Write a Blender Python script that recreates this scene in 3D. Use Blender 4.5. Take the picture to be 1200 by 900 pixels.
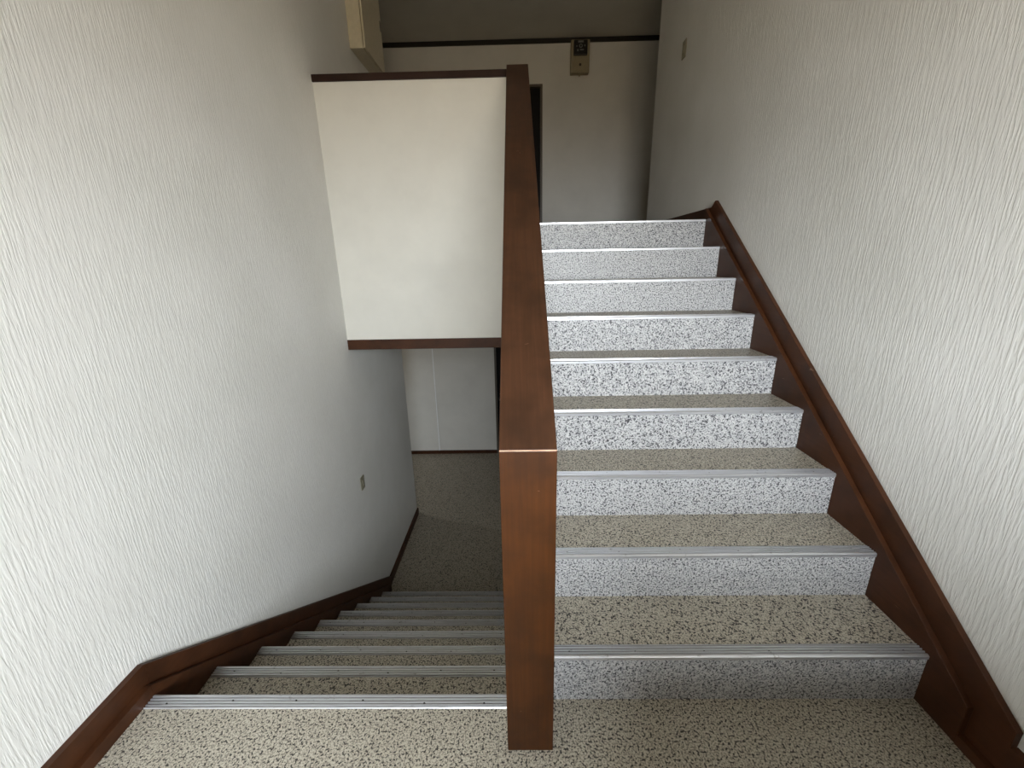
import bpy, bmesh, math, random
from mathutils import Vector, Matrix
random.seed(7)
scene = bpy.context.scene
for o in list(bpy.data.objects):
    bpy.data.objects.remove(o)
COL = scene.collection

# ------------------------------------------------------------------ camera
PIT, YAW, ROL = 0.2924, -0.0173, -0.0195
cp, sp, cy, sy, cr, sr = math.cos(PIT), math.sin(PIT), math.cos(YAW), math.sin(YAW), math.cos(ROL), math.sin(ROL)
F = Vector((sy * cp, cy * cp, -sp)); RT = Vector((cy, -sy, 0)); UP = RT.cross(F)
R2 = cr * RT + sr * UP; U2 = -sr * RT + cr * UP
cd = bpy.data.cameras.new('camera'); cam = bpy.data.objects.new('camera', cd); COL.objects.link(cam)
cd.sensor_width = 36.0; cd.lens = 480.58 / 1200 * 36.0; cd.clip_start = 0.02
cam.matrix_world = Matrix(((R2.x, U2.x, -F.x, 0.0258), (R2.y, U2.y, -F.y, 0.0), (R2.z, U2.z, -F.z, 1.4602), (0, 0, 0, 1)))
scene.camera = cam

# ------------------------------------------------------------------ view
vs = scene.view_settings
vs.view_transform = 'Standard'; vs.look = 'None'; vs.gamma = 1.0; vs.use_curve_mapping = False
vs.exposure = 0.0

# ------------------------------------------------------------------ world: overcast sky above, paving below
SKY = 45.0
world = bpy.data.worlds.new('overcast_sky'); scene.world = world; world.use_nodes = True
wn = world.node_tree.nodes; wl = world.node_tree.links; wn.clear()
tc = wn.new('ShaderNodeTexCoord'); sx = wn.new('ShaderNodeSeparateXYZ'); rp = wn.new('ShaderNodeValToRGB')
mp = wn.new('ShaderNodeMapRange'); bg = wn.new('ShaderNodeBackground'); wo = wn.new('ShaderNodeOutputWorld')
wl.new(tc.outputs['Generated'], sx.inputs[0]); wl.new(sx.outputs['Z'], mp.inputs['Value'])
mp.inputs['From Min'].default_value = -1; mp.inputs['From Max'].default_value = 1
wl.new(mp.outputs[0], rp.inputs[0]); wl.new(rp.outputs[0], bg.inputs[0]); wl.new(bg.outputs[0], wo.inputs[0])
rp.color_ramp.elements[0].position = 0.40; rp.color_ramp.elements[0].color = (0.24, 0.18, 0.115, 1)
rp.color_ramp.elements[1].position = 0.515; rp.color_ramp.elements[1].color = (0.80, 0.82, 0.86, 1)
for q, c in ((0.75, (1.10, 1.15, 1.24, 1)), (1.0, (1.4, 1.47, 1.6, 1))):      # an overcast sky is brighter towards the zenith
    rp.color_ramp.elements.new(q).color = c
bg.inputs[1].default_value = SKY

# landing window opening in the back wall, and the corridor window downstairs
WY = -1.70                       # inner face of the back wall
WIN = (-0.35, 1.36, 1.0, 2.35)  # x0, x1, z0, z1
CW = (5.35, 5.80, -1.05, -0.35)   # y0, y1, z0, z1 on the end wall of the lower corridor
XE = 4.2                         # corridor half length

def portal(name, loc, rot, w, h):
    l = bpy.data.lights.new(name, 'AREA'); l.shape = 'RECTANGLE'; l.size = w; l.size_y = h
    l.cycles.is_portal = True
    o = bpy.data.objects.new(name, l); COL.objects.link(o); o.location = loc; o.rotation_euler = rot
    return o
portal('window_daylight', ((WIN[0] + WIN[1]) / 2, WY - 0.13, (WIN[2] + WIN[3]) / 2), (math.pi / 2, 0, 0), WIN[1] - WIN[0], WIN[3] - WIN[2])
portal('corridor_daylight', (-XE - 0.11, (CW[0] + CW[1]) / 2, (CW[2] + CW[3]) / 2), (math.pi / 2, 0, -math.pi / 2), CW[1] - CW[0], CW[3] - CW[2])

# ------------------------------------------------------------------ materials
def s2l(c):
    return tuple(((v / 255) / 12.92 if v / 255 <= 0.04045 else ((v / 255 + 0.055) / 1.055) ** 2.4) for v in c) + (1,)

class NT:
    def __init__(s, name, rough=0.6, metal=0.0, spec=0.5):
        s.m = bpy.data.materials.new(name); s.m.use_nodes = True
        s.n = s.m.node_tree.nodes; s.l = s.m.node_tree.links; s.b = s.n['Principled BSDF']
        s.b.inputs['Roughness'].default_value = rough; s.b.inputs['Metallic'].default_value = metal
        s.b.inputs['Specular IOR Level'].default_value = spec
        s.pos = s.n.new('ShaderNodeNewGeometry').outputs['Position']
    def map(s, scale):
        q = s.n.new('ShaderNodeMapping'); q.inputs['Scale'].default_value = scale; s.l.new(s.pos, q.inputs[0]); return q.outputs[0]
    def noise(s, scale, detail=2.0, rough=0.5, vec=None, dist=0.0):
        q = s.n.new('ShaderNodeTexNoise'); q.inputs['Scale'].default_value = scale; q.inputs['Detail'].default_value = detail
        q.inputs['Roughness'].default_value = rough; q.inputs['Distortion'].default_value = dist
        s.l.new(vec or s.pos, q.inputs['Vector']); return q.outputs['Fac']
    def ramp(s, fac, stops):
        q = s.n.new('ShaderNodeValToRGB'); s.l.new(fac, q.inputs[0])
        e = q.color_ramp.elements
        while len(e) < len(stops): e.new(0.5)
        for i, (p, c) in enumerate(stops): e[i].position = p; e[i].color = c
        return q.outputs[0]
    def mix(s, fac, a, b, mode='MIX'):
        q = s.n.new('ShaderNodeMix'); q.data_type = 'RGBA'; q.blend_type = mode
        for sock, v in ((q.inputs[0], fac), (q.inputs[6], a), (q.inputs[7], b)):
            if isinstance(v, bpy.types.NodeSocket): s.l.new(v, sock)
            else: sock.default_value = v
        return q.outputs[2]
    def color(s, c):
        if isinstance(c, bpy.types.NodeSocket): s.l.new(c, s.b.inputs['Base Color'])
        else: s.b.inputs['Base Color'].default_value = c
    def bump(s, h, dist, strength=1.0):
        q = s.n.new('ShaderNodeBump'); q.inputs['Distance'].default_value = dist; q.inputs['Strength'].default_value = strength
        s.l.new(h, q.inputs['Height']); s.l.new(q.outputs[0], s.b.inputs['Normal'])

W0, W1 = (0, 0, 0, 1), (1, 1, 1, 1)

def m_wallpaper():
    t = NT('embossed_wallpaper', 0.75, 0, 0.25)
    wob = t.map((150, 150, 14.0))
    a = t.noise(1.0, 2.0, 0.5, wob, 0.04)
    a2 = t.ramp(a, [(0.42, W0), (0.60, W1)])
    fine = t.noise(1.0, 2.0, 0.6, t.map((230, 230, 90)))
    h = t.mix(0.28, a2, fine)
    dirt = t.noise(1.7, 4.0, 0.6)
    base = t.ramp(dirt, [(0.35, s2l((214, 212, 206))), (0.65, s2l((222, 220, 215)))])
    t.color(base)
    t.bump(h, 0.0013, 0.65)
    return t.m

def m_panel(name, c):
    t = NT(name, 0.7, 0, 0.3)
    n = t.noise(1.0, 2.0, 0.5, t.map((160, 160, 160)))
    d = t.noise(2.3, 4.0, 0.6)
    t.color(t.mix(t.ramp(d, [(0.4, W0), (0.7, W1)]), s2l(c), s2l(tuple(v * 0.965 for v in c))))
    t.bump(n, 0.0008, 0.5)
    return t.m

def m_speckle(name, base, dirt, dark, mid, dirt_amt, scale=95, lo=0.44):
    t = NT(name, 0.42, 0, 0.4)
    n1 = t.noise(scale, 1.5, 0.5, None, 0.2)
    n2 = t.noise(scale * 1.25, 1.0, 0.5, t.map((1, 1, 1.02)), 0.25)
    n3 = t.noise(scale * 2.2, 1.0)
    dk = t.ramp(n1, [(lo - 0.075, W1), (lo - 0.02, W0)])
    md = t.ramp(n2, [(lo - 0.03, W1), (lo + 0.05, W0)])
    d = t.noise(4.0, 5.0, 0.65)
    b = t.mix(t.ramp(d, [(0.3, (dirt_amt * 0.55,) * 3 + (1,)), (0.7, (dirt_amt,) * 3 + (1,))]), s2l(base), s2l(dirt))
    b = t.mix(t.ramp(n3, [(0.4, W0), (0.62, (0.35, 0.35, 0.35, 1))]), b, s2l(mid))
    b = t.mix(md, b, s2l(mid))
    b = t.mix(dk, b, s2l(dark))
    t.color(b)
    return t.m

def m_wood(name, c1, c2, rough, axis, bump=0.0003):
    t = NT(name, rough, 0, 0.22)
    sc = {'x': (3, 90, 90), 'y': (90, 3, 90), 'z': (90, 90, 2.5), 's': (90, 3, 3)}[axis]
    g = t.noise(1.0, 4.0, 0.6, t.map(sc), 0.4)
    blot = t.noise(7.0, 3.0, 0.6)
    c = t.ramp(g, [(0.3, s2l(c1)), (0.7, s2l(c2))])
    c = t.mix(t.ramp(blot, [(0.45, W0), (0.7, (0.7, 0.7, 0.7, 1))]), c, s2l(tuple(v * 0.72 for v in c1)))
    # pale scratches with a shape of their own
    sn = t.noise(1.0, 2.0, 0.5, t.map((14, 14, 60)), 1.5)
    sc2 = t.ramp(sn, [(0.775, W0), (0.79, (0.35, 0.35, 0.35, 1))])
    t.color(t.mix(sc2, c, s2l((150, 120, 100))))
    t.bump(g, bump, 0.6)
    return t.m

def m_plain(name, c, rough=0.5, metal=0.0, spec=0.5, var=0.06):
    t = NT(name, rough, metal, spec)
    n = t.noise(35.0, 3.0)
    t.color(t.mix(n, s2l(tuple(v * (1 - var) for v in c)), s2l(tuple(min(255, v * (1 + var)) for v in c))))
    return t.m

def m_alu():
    t = NT('aluminium', 0.34, 0.75, 0.5)
    n = t.noise(1.0, 3.0, 0.6, t.map((6, 300, 300)))
    st = t.noise(30, 4.0, 0.7)
    c = t.ramp(n, [(0.3, s2l((196, 196, 198))), (0.7, s2l((226, 226, 229)))])
    t.color(t.mix(t.ramp(st, [(0.62, W0), (0.74, (0.6, 0.6, 0.6, 1))]), c, s2l((105, 98, 90))))
    return t.m

M = {}
M['paper'] = m_wallpaper()
M['panel'] = m_panel('white_panel', (214, 210, 200))
M['board'] = m_panel('grey_white_board', (216, 213, 206))
M['ceil'] = m_panel('ceiling_board', (200, 196, 186))
M['riser'] = m_speckle('speckled_vinyl_riser', (200, 199, 197), (186, 183, 179), (64, 63, 66), (146, 145, 146), 0.3, 140, 0.47)
M['tread'] = m_speckle('speckled_vinyl_tread', (200, 193, 177), (154, 143, 124), (48, 44, 40), (134, 127, 115), 0.5, 140, 0.465)
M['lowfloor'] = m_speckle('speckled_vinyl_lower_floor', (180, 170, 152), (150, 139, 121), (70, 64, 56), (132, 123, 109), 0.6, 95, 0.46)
M['wood'] = m_wood('brown_wood_veneer', (56, 28, 5), (70, 37, 9), 0.46, 'z')
M['capwood'] = m_wood('brown_wood_cap', (56, 34, 20), (70, 44, 28), 0.46, 's')
M['paint'] = m_wood('brown_painted_board', (64, 36, 19), (72, 42, 24), 0.45, 'y', 0.0001)
M['worn'] = m_plain('worn_bare_edge', (188, 146, 118), 0.6, var=0.25)
M['black'] = m_plain('black_moulding', (20, 16, 14), 0.5)
M['door'] = m_plain('dark_door_face', (12, 10, 9), 0.6, spec=0.2)
M['edge'] = m_wood('dark_brown_edge', (40, 23, 16), (50, 30, 22), 0.5, 'x')  # parapet cap, a darker brown than the other boards
M['frame'] = m_plain('grey_brown_frame', (92, 84, 74), 0.5)
M['alu'] = m_alu()
M['groove'] = m_plain('grimy_groove', (140, 137, 134), 0.45, 0.6, var=0.2)
M['screw'] = m_plain('dirty_screw', (70, 64, 58), 0.55, 0.6)
M['beige'] = m_plain('beige_plastic', (150, 139, 114), 0.5)
M['plate'] = m_plain('dull_beige_plate', (132, 126, 106), 0.5)
M['beige2'] = m_plain('beige_switch_rocker', (144, 137, 116), 0.45)
M['cream'] = m_plain('cream_enamel', (196, 186, 162), 0.45)
M['meterblack'] = m_plain('black_meter_dial', (14, 14, 15), 0.35)
M['metergrey'] = m_plain('grey_meter_print', (120, 120, 118), 0.5)
M['chrome'] = m_plain('chrome', (190, 190, 190), 0.25, 1.0)
M['dark'] = m_plain('dark_plastic', (20, 20, 20), 0.5)
M['joint'] = m_plain('pale_joint_strip', (242, 243, 243), 0.4)

def m_glass():
    m = bpy.data.materials.new('window_glass'); m.use_nodes = True; n = m.node_tree.nodes; l = m.node_tree.links; n.clear()
    o = n.new('ShaderNodeOutputMaterial'); mx = n.new('ShaderNodeMixShader'); tr = n.new('ShaderNodeBsdfTransparent'); gl = n.new('ShaderNodeBsdfGlossy')
    gl.inputs['Roughness'].default_value = 0.05; tr.inputs[0].default_value = (0.95, 0.97, 0.97, 1); mx.inputs[0].default_value = 0.06
    l.new(tr.outputs[0], mx.inputs[1]); l.new(gl.outputs[0], mx.inputs[2]); l.new(mx.outputs[0], o.inputs[0]); return m
M['glass'] = m_glass()

# ------------------------------------------------------------------ mesh helpers (world coordinates in, origin put at the base)
def box(bm, x0, x1, y0, y1, z0, z1, bev=0.0):
    vs_ = [bm.verts.new(c) for c in ((x0, y0, z0), (x1, y0, z0), (x1, y1, z0), (x0, y1, z0), (x0, y0, z1), (x1, y0, z1), (x1, y1, z1), (x0, y1, z1))]
    fs = [bm.faces.new([vs_[i] for i in f]) for f in ((0, 3, 2, 1), (4, 5, 6, 7), (0, 1, 5, 4), (1, 2, 6, 5), (2, 3, 7, 6), (3, 0, 4, 7))]
    if bev:
        es = list({e for f in fs for e in f.edges})
        bmesh.ops.bevel(bm, geom=es, offset=bev, segments=2, profile=0.5, affect='EDGES')

def prism(bm, pts, x0, x1, bev=0.0):
    """polygon of (y, z) points extruded along x"""
    a = [bm.verts.new((x0, y, z)) for y, z in pts]; b = [bm.verts.new((x1, y, z)) for y, z in pts]
    n = len(pts); fs = [bm.faces.new(a), bm.faces.new(b[::-1])]
    for i in range(n): fs.append(bm.faces.new((a[i], b[i], b[(i + 1) % n], a[(i + 1) % n])))
    if bev:
        bmesh.ops.bevel(bm, geom=list({e for f in fs for e in f.edges}), offset=bev, segments=2, profile=0.5, affect='EDGES')

def cyl(bm, c, r, h, axis, n=16, r2=None):
    """cylinder or cone frustum from c along +axis"""
    r2 = r if r2 is None else r2
    ax = {'x': Vector((1, 0, 0)), 'y': Vector((0, 1, 0)), 'z': Vector((0, 0, 1))}[axis]
    u = Vector((0, 0, 1)) if axis != 'z' else Vector((1, 0, 0)); v = ax.cross(u); c = Vector(c)
    A = [bm.verts.new(c + r * (math.cos(k * math.tau / n) * u + math.sin(k * math.tau / n) * v)) for k in range(n)]
    B = [bm.verts.new(c + ax * h + r2 * (math.cos(k * math.tau / n) * u + math.sin(k * math.tau / n) * v)) for k in range(n)]
    bm.faces.new(A[::-1]); bm.faces.new(B)
    for k in range(n): bm.faces.new((A[k], A[(k + 1) % n], B[(k + 1) % n], B[k]))

def world_loc(o):
    v = Vector((0, 0, 0))
    while o: v += o.location; o = o.parent
    return v

def obj(name, bm, mat, parent=None):
    bmesh.ops.recalc_face_normals(bm, faces=bm.faces)
    xs = [v.co for v in bm.verts]
    c = Vector(((min(v.x for v in xs) + max(v.x for v in xs)) / 2, (min(v.y for v in xs) + max(v.y for v in xs)) / 2, min(v.z for v in xs)))
    for v in bm.verts: v.co -= c
    me = bpy.data.meshes.new(name); bm.to_mesh(me); bm.free()
    me.materials.append(M[mat])
    o = bpy.data.objects.new(name, me); COL.objects.link(o)
    o.location = c
    if parent: o.parent = parent; o.location = c - world_loc(parent)
    return o

def B(name, mat, parent, *b, bev=0.0):
    bm = bmesh.new(); box(bm, *b, bev=bev); return obj(name, bm, mat, parent)
def P(name, mat, parent, pts, x0, x1, bev=0.0):
    bm = bmesh.new(); prism(bm, pts, x0, x1, bev); return obj(name, bm, mat, parent)
def C(name, mat, parent, *a, **k):
    bm = bmesh.new(); cyl(bm, *a, **k); return obj(name, bm, mat, parent)
def MB(name, mat, parent, boxes):
    bm = bmesh.new()
    for b in boxes: box(bm, *b)
    return obj(name, bm, mat, parent)

def thing(name, loc, label, cat, group=None):
    o = bpy.data.objects.new(name, None); COL.objects.link(o); o.location = loc; o.empty_display_size = 0.1
    o['label'] = label; o['category'] = cat
    if group: o['group'] = group
    return o
def struct(o, label=None):
    o['kind'] = 'structure'
    if label: o['label'] = label
    return o

# ------------------------------------------------------------------ dimensions (metres)
R, T = 0.19, 0.2584
S = R / T
YU, YD = 1.049, 1.062
XL, XR = -1.288, 1.36           # inner faces of the stringers
WLX, WRX = -1.332, 1.405        # wall faces
PL, PR = -0.0242, 0.1154        # partition faces
YN, HN = 0.892, 1.025           # front of the partition, its height there
YP = 3.21                       # face of the parapet
ZP = 2.675                      # top of the parapet
ZU, ZD = 9 * R, -9 * R          # upper and lower floors
ZC, ZCL = 4.22, 0.80            # ceilings
YC, YF = 4.66, 6.4256           # corridor, near corner and far wall

# ------------------------------------------------------------------ setting
struct(B('floor', 'tread', None, WLX, WRX, WY, YD - 0.004, -0.12, 0.0), 'landing floor of pale speckled vinyl between the two flights')
struct(B('floor_lower', 'lowfloor', None, -XE, XE, YD + 8 * T, YF + 0.1, ZD - 0.1, ZD), 'dim brown speckled floor of the lower corridor')
struct(MB('floor_upper', 'tread', None, [(PR, XE, YU + 8 * T + 0.002, YF + 0.1, ZU - 0.1, ZU), (-XE, PR, YP + 0.15, YF + 0.1, ZU - 0.1, ZU)]), 'floor of the upper corridor above the stairs')
struct(MB('ceiling_lower', 'ceil', None, [(-XE, XE, YP + 0.141, YF, ZCL, ZCL + 0.1)]), 'ceiling of the lower corridor')
struct(B('ceiling', 'ceil', None, -XE, XE, WY, YF + 0.1, ZC, ZC + 0.1), 'dim grey ceiling above the upper corridor')
struct(B('wall_left', 'paper', None, WLX - 0.12, WLX, WY, YC, ZD, ZC, bev=0.0), 'left wall with pale vertically embossed wallpaper')
struct(B('wall_right', 'paper', None, WRX, WRX + 0.12, WY, YC + 0.02, ZD, ZC, bev=0.0), 'right wall with pale vertically embossed wallpaper')
struct(MB('wall_back', 'paper', None, [
    (WLX - 0.12, WIN[0], WY - 0.12, WY, ZD, ZC), (WIN[1], WRX + 0.12, WY - 0.12, WY, ZD, ZC),
    (WIN[0], WIN[1], WY - 0.12, WY, ZD, WIN[2]), (WIN[0], WIN[1], WY - 0.12, WY, WIN[3], ZC)]), 'wall behind the landing with its window')
# far corridor wall, with two door openings
UD = (-0.45, 0.402, ZU, 3.715); LD = (-0.365, 0.455, ZD, 0.30)
JX = -1.352
struct(MB('wall_far', 'board', None, [
    (-XE, UD[0], YF, YF + 0.1, ZU, ZC), (UD[1], XE, YF, YF + 0.1, ZU, ZC), (UD[0], UD[1], YF, YF + 0.1, UD[3], ZC)]),
    'plain grey-white wall of the upper corridor')
wfl = struct(MB('wall_far_lower', 'board', None, [
    (LD[1], XE, YF, YF + 0.1, ZD, ZCL), (LD[0], LD[1], YF, YF + 0.1, LD[3], ZCL)]), 'plain grey-white boarded wall of the lower corridor')
B('panel', 'board', wfl, -XE, JX - 0.007, YF, YF + 0.1, ZD, ZCL)
B('panel', 'board', wfl, JX + 0.007, LD[0], YF, YF + 0.1, ZD, ZCL)
B('joint_strip', 'joint', wfl, JX - 0.007, JX + 0.007, YF - 0.003, YF + 0.02, ZD, ZCL)
# corridor ends and the hidden closures
struct(MB('wall_corridor_left', 'board', None, [
    (-XE - 0.1, -XE, YC - 0.1, YF + 0.1, ZCL, ZC + 0.1), (-XE - 0.1, -XE, YC - 0.1, CW[0], ZD, ZCL), (-XE - 0.1, -XE, CW[1], YF + 0.1, ZD, ZCL),
    (-XE - 0.1, -XE, CW[0], CW[1], ZD, CW[2]), (-XE - 0.1, -XE, CW[0], CW[1], CW[3], ZCL)]), 'end wall of the corridor with a window downstairs')
struct(B('wall_corridor_right', 'board', None, XE, XE + 0.1, YC - 0.1, YF + 0.1, ZD, ZC + 0.1), 'closed right end wall of the corridor')
struct(MB('wall_corridor_near', 'board', None, [(-XE, WLX - 0.12, YC - 0.1, YC, ZD, ZC), (WRX + 0.12, XE, YC - 0.1, YC, ZD, ZC), (PR + 0.0, WRX, YC - 0.1, YC, ZD, ZCL)]), 'near side wall of the corridor')

# windows behind the camera and at the corridor end
def window_y(n, x0, x1, y, z0, z1):
    w = struct(MB('window_%d' % n, 'alu', None, [(x0, x1, y, y + 0.05, z0, z0 + 0.035), (x0, x1, y, y + 0.05, z1 - 0.035, z1), (x0, x0 + 0.035, y, y + 0.05, z0 + 0.035, z1 - 0.035), (x1 - 0.035, x1, y, y + 0.05, z0 + 0.035, z1 - 0.035), ((x0 + x1) / 2 - 0.02, (x0 + x1) / 2 + 0.02, y, y + 0.05, z0 + 0.035, z1 - 0.035)]), 'aluminium sliding window lighting the landing')
    xm = (x0 + x1) / 2
    B('pane', 'glass', w, x0 + 0.035, xm - 0.02, y + 0.02, y + 0.025, z0 + 0.035, z1 - 0.035)
    B('pane', 'glass', w, xm + 0.02, x1 - 0.035, y + 0.02, y + 0.025, z0 + 0.035, z1 - 0.035)
struct(B('added_shade_wall', 'paint', None, 0.12, WRX - 0.045, -0.34, -0.22, 0.0, 1.06), 'added low brown half wall behind the viewer that shades the lower right of the landing')  # unseen half wall, added to block window light from the lower right
window_y(1, WIN[0], WIN[1], WY - 0.1, WIN[2], WIN[3])
w2 = struct(MB('window_2', 'alu', None, [(-XE - 0.08, -XE - 0.03, CW[0], CW[1], CW[2], CW[2] + 0.035), (-XE - 0.08, -XE - 0.03, CW[0], CW[1], CW[3] - 0.035, CW[3]),
    (-XE - 0.08, -XE - 0.03, CW[0], CW[0] + 0.035, CW[2] + 0.035, CW[3] - 0.035), (-XE - 0.08, -XE - 0.03, CW[1] - 0.035, CW[1], CW[2] + 0.035, CW[3] - 0.035)]), 'window at the end of the lower corridor')
B('pane', 'glass', w2, -XE - 0.06, -XE - 0.055, CW[0] + 0.035, CW[1] - 0.035, CW[2] + 0.035, CW[3] - 0.035)

# doors
def door(n, d, hinge_right, label):
    x0, x1, z0, z1 = d
    o = struct(B('door_%d' % n, 'door', None, x0 + 0.03, x1 - 0.03, YF + 0.045, YF + 0.085, z0 + 0.001, z1 - 0.03), label)
    MB('door_frame', 'frame', o, [(x0, x0 + 0.03, YF - 0.012, YF + 0.1, z0, z1), (x1 - 0.03, x1, YF - 0.012, YF + 0.1, z0, z1), (x0 + 0.03, x1 - 0.03, YF - 0.012, YF + 0.1, z1 - 0.03, z1)])
    kx = x0 + 0.085 if hinge_right else x1 - 0.085
    bm = bmesh.new(); cyl(bm, (kx, YF + 0.03, z0 + 0.975), 0.026, 0.015, 'y'); cyl(bm, (kx, YF - 0.005, z0 + 0.975), 0.010, 0.035, 'y'); cyl(bm, (kx, YF - 0.035, z0 + 0.975), 0.018, 0.03, 'y', r2=0.026)
    obj('door_knob', bm, 'chrome', o)
    C('keyhole', 'chrome', o, (kx, YF + 0.033, z0 + 1.055), 0.013, 0.012, 'y')
door(1, UD, True, 'dark door in the upper corridor wall beside the stair cap')
door(2, LD, True, 'dark door in the lower corridor wall with round chrome knob')

# trims and skirtings
struct(B('trim_1', 'black', None, -XE, XE, YF - 0.02, YF + 0.01, ZC - 0.052, ZC), 'thin black moulding between upper corridor wall and ceiling')
struct(MB('baseboard_far', 'paint', None, [(-XE, LD[0], YF - 0.012, YF, ZD, ZD + 0.06)]), 'narrow brown skirting along the lower corridor wall')
struct(MB('baseboard_far_upper', 'paint', None, [(UD[1], XE, YF - 0.012, YF, ZU, ZU + 0.06), (-XE, UD[0], YF - 0.012, YF, ZU, ZU + 0.06)]), 'narrow brown skirting along the upper corridor wall')
struct(MB('baseboard_left', 'paint', None, [(WLX, XL - 0.022, WY, YD + 0.02, 0.0, 0.122), (XL - 0.022, XL, WY, YD + 0.0, 0.0, 0.048)]), 'stepped brown skirting along the left side of the landing')
struct(MB('baseboard_right', 'paint', None, [(XR + 0.022, WRX, WY, 0.82, 0.0, 0.132), (XR, XR + 0.022, WY, 0.915, 0.0, 0.036)]), 'stepped brown skirting along the right side of the landing')
struct(B('baseboard_left_lower', 'paint', None, WLX + 0.0005, WLX + 0.018, 3.44, YC + 0.012, ZD, ZD + 0.088), 'brown skirting along the left wall downstairs')
struct(B('baseboard_right_upper', 'paint', None, WRX - 0.022, WRX, 3.04, YC + 0.02, ZU, ZU + 0.078), 'brown skirting along the right wall at the stair top')

# ------------------------------------------------------------------ flights of stairs
def nosing_profile(y, z, front):
    """ribbed aluminium strip 42 mm deep; front = -1 nose towards -y, +1 nose towards +y"""
    f = front
    pts = [(0.006, -0.011), (-0.0036, -0.011), (-0.0042, -0.0095), (-0.0042, 0.001), (-0.0005, 0.0038)]
    u = 0.002
    for k in range(4):
        pts += [(u, 0.0045), (u + 0.0036, 0.0045), (u + 0.0046, 0.0006), (u + 0.0092, 0.0006)]
        u += 0.0100
    pts += [(0.042, 0.0042), (0.0445, 0.0008), (0.0445, -0.002), (0.006, -0.002)]
    return [(y - f * a, z + b) for a, b in pts]

def nosing(parent, x0, x1, y, z, front, seed):
    o = P('nosing', 'alu', parent, nosing_profile(y, z, front), x0, x1)
    o.data.materials.append(M['groove'])
    for f in o.data.polygons:
        zz = [o.data.vertices[i].co.z for i in f.vertices]
        if abs(max(zz) - min(zz)) < 1e-5 and abs(max(zz) - 0.0116) < 1e-4: f.material_index = 1   # floors of the grooves
    rnd = random.Random(seed)
    n = 6
    for k in range(n):
        x = x0 + (x1 - x0) * (0.06 + 0.88 * k / (n - 1)) + rnd.uniform(-0.012, 0.012)
        yy = y - front * rnd.choice((0.0173, 0.0173, 0.0273))
        if 'screw' not in bpy.data.meshes:
            s = C('screw', 'screw', o, (x, yy, z + 0.0006), 0.0042, 0.0034, 'z', n=10, r2=0.0026)
        else:
            s = bpy.data.objects.new('screw', bpy.data.meshes['screw']); COL.objects.link(s); s.parent = o
            s.location = Vector((x, yy, z + 0.0006)) - world_loc(o)
    return o

up = thing('staircase', (0.74, YU, 0), 'flight of speckled vinyl steps climbing on the right to the upper corridor', 'stairs')
for k in range(1, 10):
    y = YU + (k - 1) * T
    B('riser', 'riser', up, PR, XR, y, y + 0.02, (k - 1) * R, k * R - 0.002)
    if k < 9: B('tread', 'tread', up, PR, XR, y + 0.02, y + T, k * R - 0.03, k * R)
    nosing(up, PR + 0.002, XR - 0.001, y, k * R, -1, k)
dn = thing('staircase', (-0.65, YD, ZD), 'flight of speckled vinyl steps descending on the left to the lower corridor', 'stairs')
for k in range(1, 10):
    y = YD + (k - 1) * T; z = -(k - 1) * R
    if k > 1: B('tread', 'tread', dn, XL, PL, y - T, y - 0.02, z - 0.03, z)
    B('riser', 'riser', dn, XL, PL, y - 0.02, y, z - R, z - 0.002)
    nosing(dn, XL + 0.001, PL - 0.002, y, z, 1, 20 + k)

def nu(y): return R + (y - YU) * S        # nosing line of the upper flight
def nd(y): return -(y - YD) * S           # nosing line of the lower flight
# right side: thick stringer with a ridge, thinner skirting board above it
yt = YU + 8 * T + 0.03
P('stringer', 'paint', up, [(0.915, 0.0), (0.915, nu(0.915) + 0.055), (yt, nu(yt) + 0.055), (yt, ZU - 0.45), (YU + 0.5, 0.0)], XR, XR + 0.022, 0.002)
ytop = 3.05
P('skirting_board', 'paint', up, [(0.82, 0.0), (0.82, nu(0.82) + 0.165), (ytop, nu(ytop) + 0.165), (ytop + 0.05, ZU + 0.078), (ytop + 0.12, ZU - 0.1), (YU + 0.35, 0.0)], XR + 0.022, WRX - 0.002, 0.0015)
# left side
ye = 3.45
P('stringer', 'paint', dn, [(YD, 0.0), (YD, 0.046), (YD + 0.006, 0.046), (3.36, nd(3.36) + 0.046), (3.36, ZD), (YD + 8 * T, ZD), (YD, nd(YD) - 0.28)], XL - 0.022, XL, 0.002)
P('skirting_board', 'paint', dn, [(YD + 0.022, 0.0), (YD + 0.022, 0.121), (ye - 0.01, nd(ye - 0.01) + 0.137), (ye, ZD + 0.088), (ye, ZD), (YD + 8 * T, ZD), (YD + 0.022, -0.3)], WLX + 0.002, XL - 0.022, 0.0015)
# closed undersides
P('soffit', 'board', up, [(YU + 0.02, -0.12), (YU + 8 * T, ZU - 0.30), (YU + 8 * T, ZU - 0.33), (YU + 0.02, -0.15)], PR, XR)
P('soffit', 'board', dn, [(YD - 0.02, -0.32), (YD + 8 * T - 0.02, ZD - 0.13), (YD + 8 * T - 0.02, ZD - 0.16), (YD - 0.02, -0.35)], XL, PL)

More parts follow.
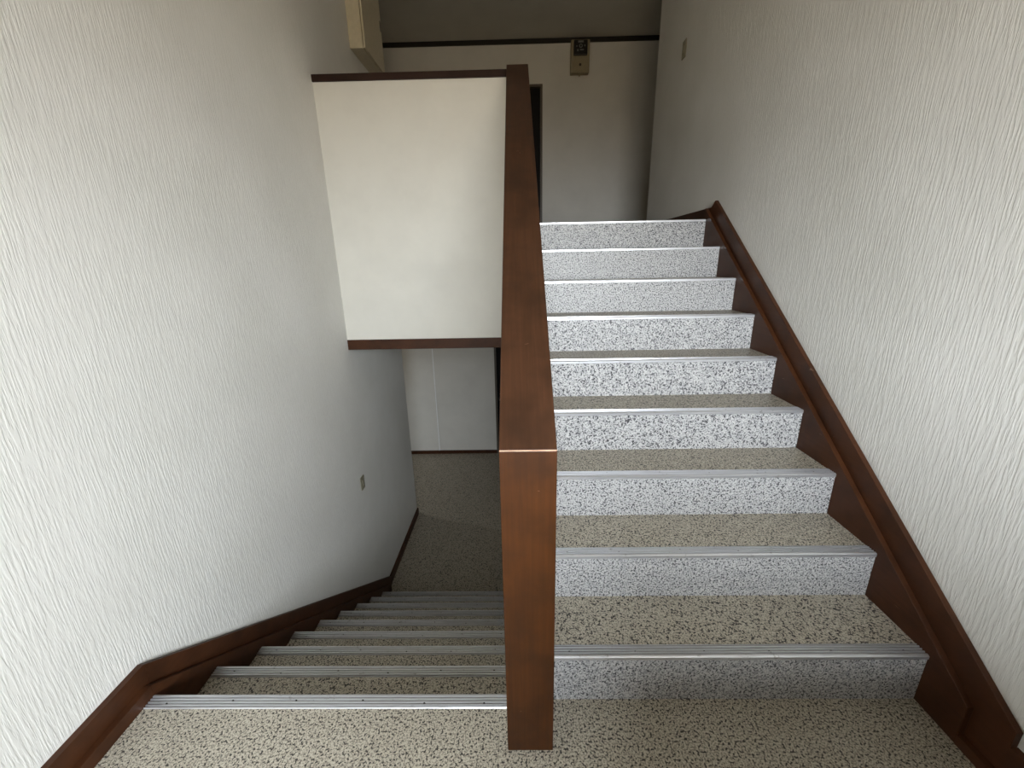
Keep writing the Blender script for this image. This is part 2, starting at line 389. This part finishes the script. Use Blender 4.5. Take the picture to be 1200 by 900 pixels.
# ------------------------------------------------------------------ partition between the flights
yk = YN + (ZP - HN) / S
pt = thing('stair_partition', ((PL + PR) / 2, YN, 0), 'solid partition between the flights with brown wooden front and sloping cap', 'balustrade')
tb = 0.035
P('core', 'paper', pt, [(YN + 0.03, -0.14), (YN + 0.03, HN - 0.02), (yk, ZP - 0.045), (YP + 0.15, ZP - 0.045), (YP + 0.15, ZCL), (YC, ZCL), (YC, ZD), (YN + 0.03, ZD)], PL + 0.004, PR - 0.004)
P('front_board', 'wood', pt, [(YN, 0.002), (YN, HN - 0.002), (YN + 0.03, HN + 0.002), (YN + 0.03, 0.002)], PL, PR, 0.002)
P('handrail_cap', 'capwood', pt, [(YN, HN + 0.001), (yk, ZP), (YP + 0.15, ZP), (YP + 0.15, ZP - 0.04), (yk + 0.02, ZP - 0.04), (YN + 0.03, HN - 0.018 + 0.0)], PL, PR, 0.0025)
B('worn_edge', 'worn', pt, PL + 0.001, PR - 0.001, YN - 0.0006, YN + 0.004, HN - 0.0014, HN + 0.0010)

# parapet of the upper floor over the lower flight
pa = thing('parapet', (-0.66, YP + 0.07, ZCL), 'white parapet panel with brown edge strips spanning above the descending stairs', 'parapet')
B('panel', 'panel', pa, WLX, PL + 0.004, YP, YP + 0.13, 0.877, ZP - 0.04)
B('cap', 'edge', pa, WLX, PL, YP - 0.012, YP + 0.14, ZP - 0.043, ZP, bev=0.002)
B('bottom_strip', 'paint', pa, WLX, PL + 0.004, YP - 0.008, YP + 0.14, ZCL, 0.880, bev=0.002)

# ------------------------------------------------------------------ small fittings
# electric meter on the upper corridor wall
ym = 6.33
me = thing('electric_meter', (0.885, YF, 3.80), 'beige electric meter with black dial window high on the upper corridor wall', 'electric meter')
B('body', 'beige', me, 0.765, 1.005, ym, YF, 3.80, 4.165, bev=0.008)
B('lower_cover', 'beige', me, 0.775, 0.995, ym - 0.008, ym + 0.01, 3.815, 3.965, bev=0.004)
wd = B('window', 'meterblack', me, 0.797, 0.973, ym - 0.03, ym + 0.01, 3.985, 4.15, bev=0.008)
B('rating_plate', 'metergrey', wd, 0.85, 0.92, ym - 0.032, ym - 0.028, 4.118, 4.138)
bm = bmesh.new(); cyl(bm, (0.885, ym - 0.034, 4.082), 0.022, 0.006, 'y', n=20); obj('dial', bm, 'metergrey', wd)
C('dial_hub', 'meterblack', wd, (0.885, ym - 0.036, 4.082), 0.013, 0.004, 'y')
for x, z, w_, h_ in ((0.835, 4.08, 0.016, 0.012), (0.937, 4.085, 0.014, 0.018), (0.848, 4.035, 0.018, 0.022), (0.90, 4.04, 0.05, 0.012)):
    B('print_mark', 'metergrey', wd, x - w_ / 2, x + w_ / 2, ym - 0.0315, ym - 0.029, z - h_ / 2, z + h_ / 2)
C('cover_screw', 'screw', me, (0.885, ym - 0.014, 3.885), 0.016, 0.008, 'y', n=14)
C('cable_gland', 'beige', me, (0.885, 6.37, 3.775), 0.012, 0.03, 'z', n=12)

# switch plates
def switch(label, wall_x, s, y0, y1, z0, z1):
    w = thing('light_switch', (wall_x, (y0 + y1) / 2, z0), label, 'light switch', 'beige wall plates')
    xs = sorted((wall_x, wall_x + s * 0.008)); B('plate', 'plate', w, xs[0], xs[1], y0, y1, z0, z1, bev=0.002)
    xs = sorted((wall_x + s * 0.006, wall_x + s * 0.012)); ym_, zm = (y0 + y1) / 2, (z0 + z1) / 2
    B('rocker', 'beige2', w, xs[0], xs[1], ym_ - 0.013, ym_ + 0.013, zm - 0.026, zm + 0.026, bev=0.002)
switch('beige switch plate high on the right wall near the upper corridor', WRX, -1, 3.93, 4.005, 3.005, 3.13)
switch('beige switch plate on the left wall above the descending stairs', WLX, 1, 3.078, 3.148, -0.402, -0.283)

# distribution cabinet on the left wall upstairs
cb = thing('wall_cabinet', (WLX, 4.30, 3.168), 'cream electrical cabinet on the left wall above the parapet cap', 'cabinet')
B('body', 'cream', cb, WLX, -1.222, 4.04, 4.58, 3.168, 3.95, bev=0.002)
cdr = B('door', 'cream', cb, -1.218, -1.203, 4.044, 4.576, 3.172, 3.946, bev=0.002)
B('latch', 'chrome', cdr, -1.204, -1.198, 4.53, 4.55, 3.50, 3.58, bev=0.001)

# ceiling detector
det = thing('smoke_detector', (0.012, 5.44, ZC - 0.05), 'small dark round detector on the upper corridor ceiling', 'detector')
C('base', 'dark', det, (0.012, 5.44, ZC - 0.018), 0.055, 0.018, 'z', n=24)
C('sensor', 'dark', det, (0.012, 5.44, ZC - 0.05), 0.030, 0.032, 'z', n=24, r2=0.046)
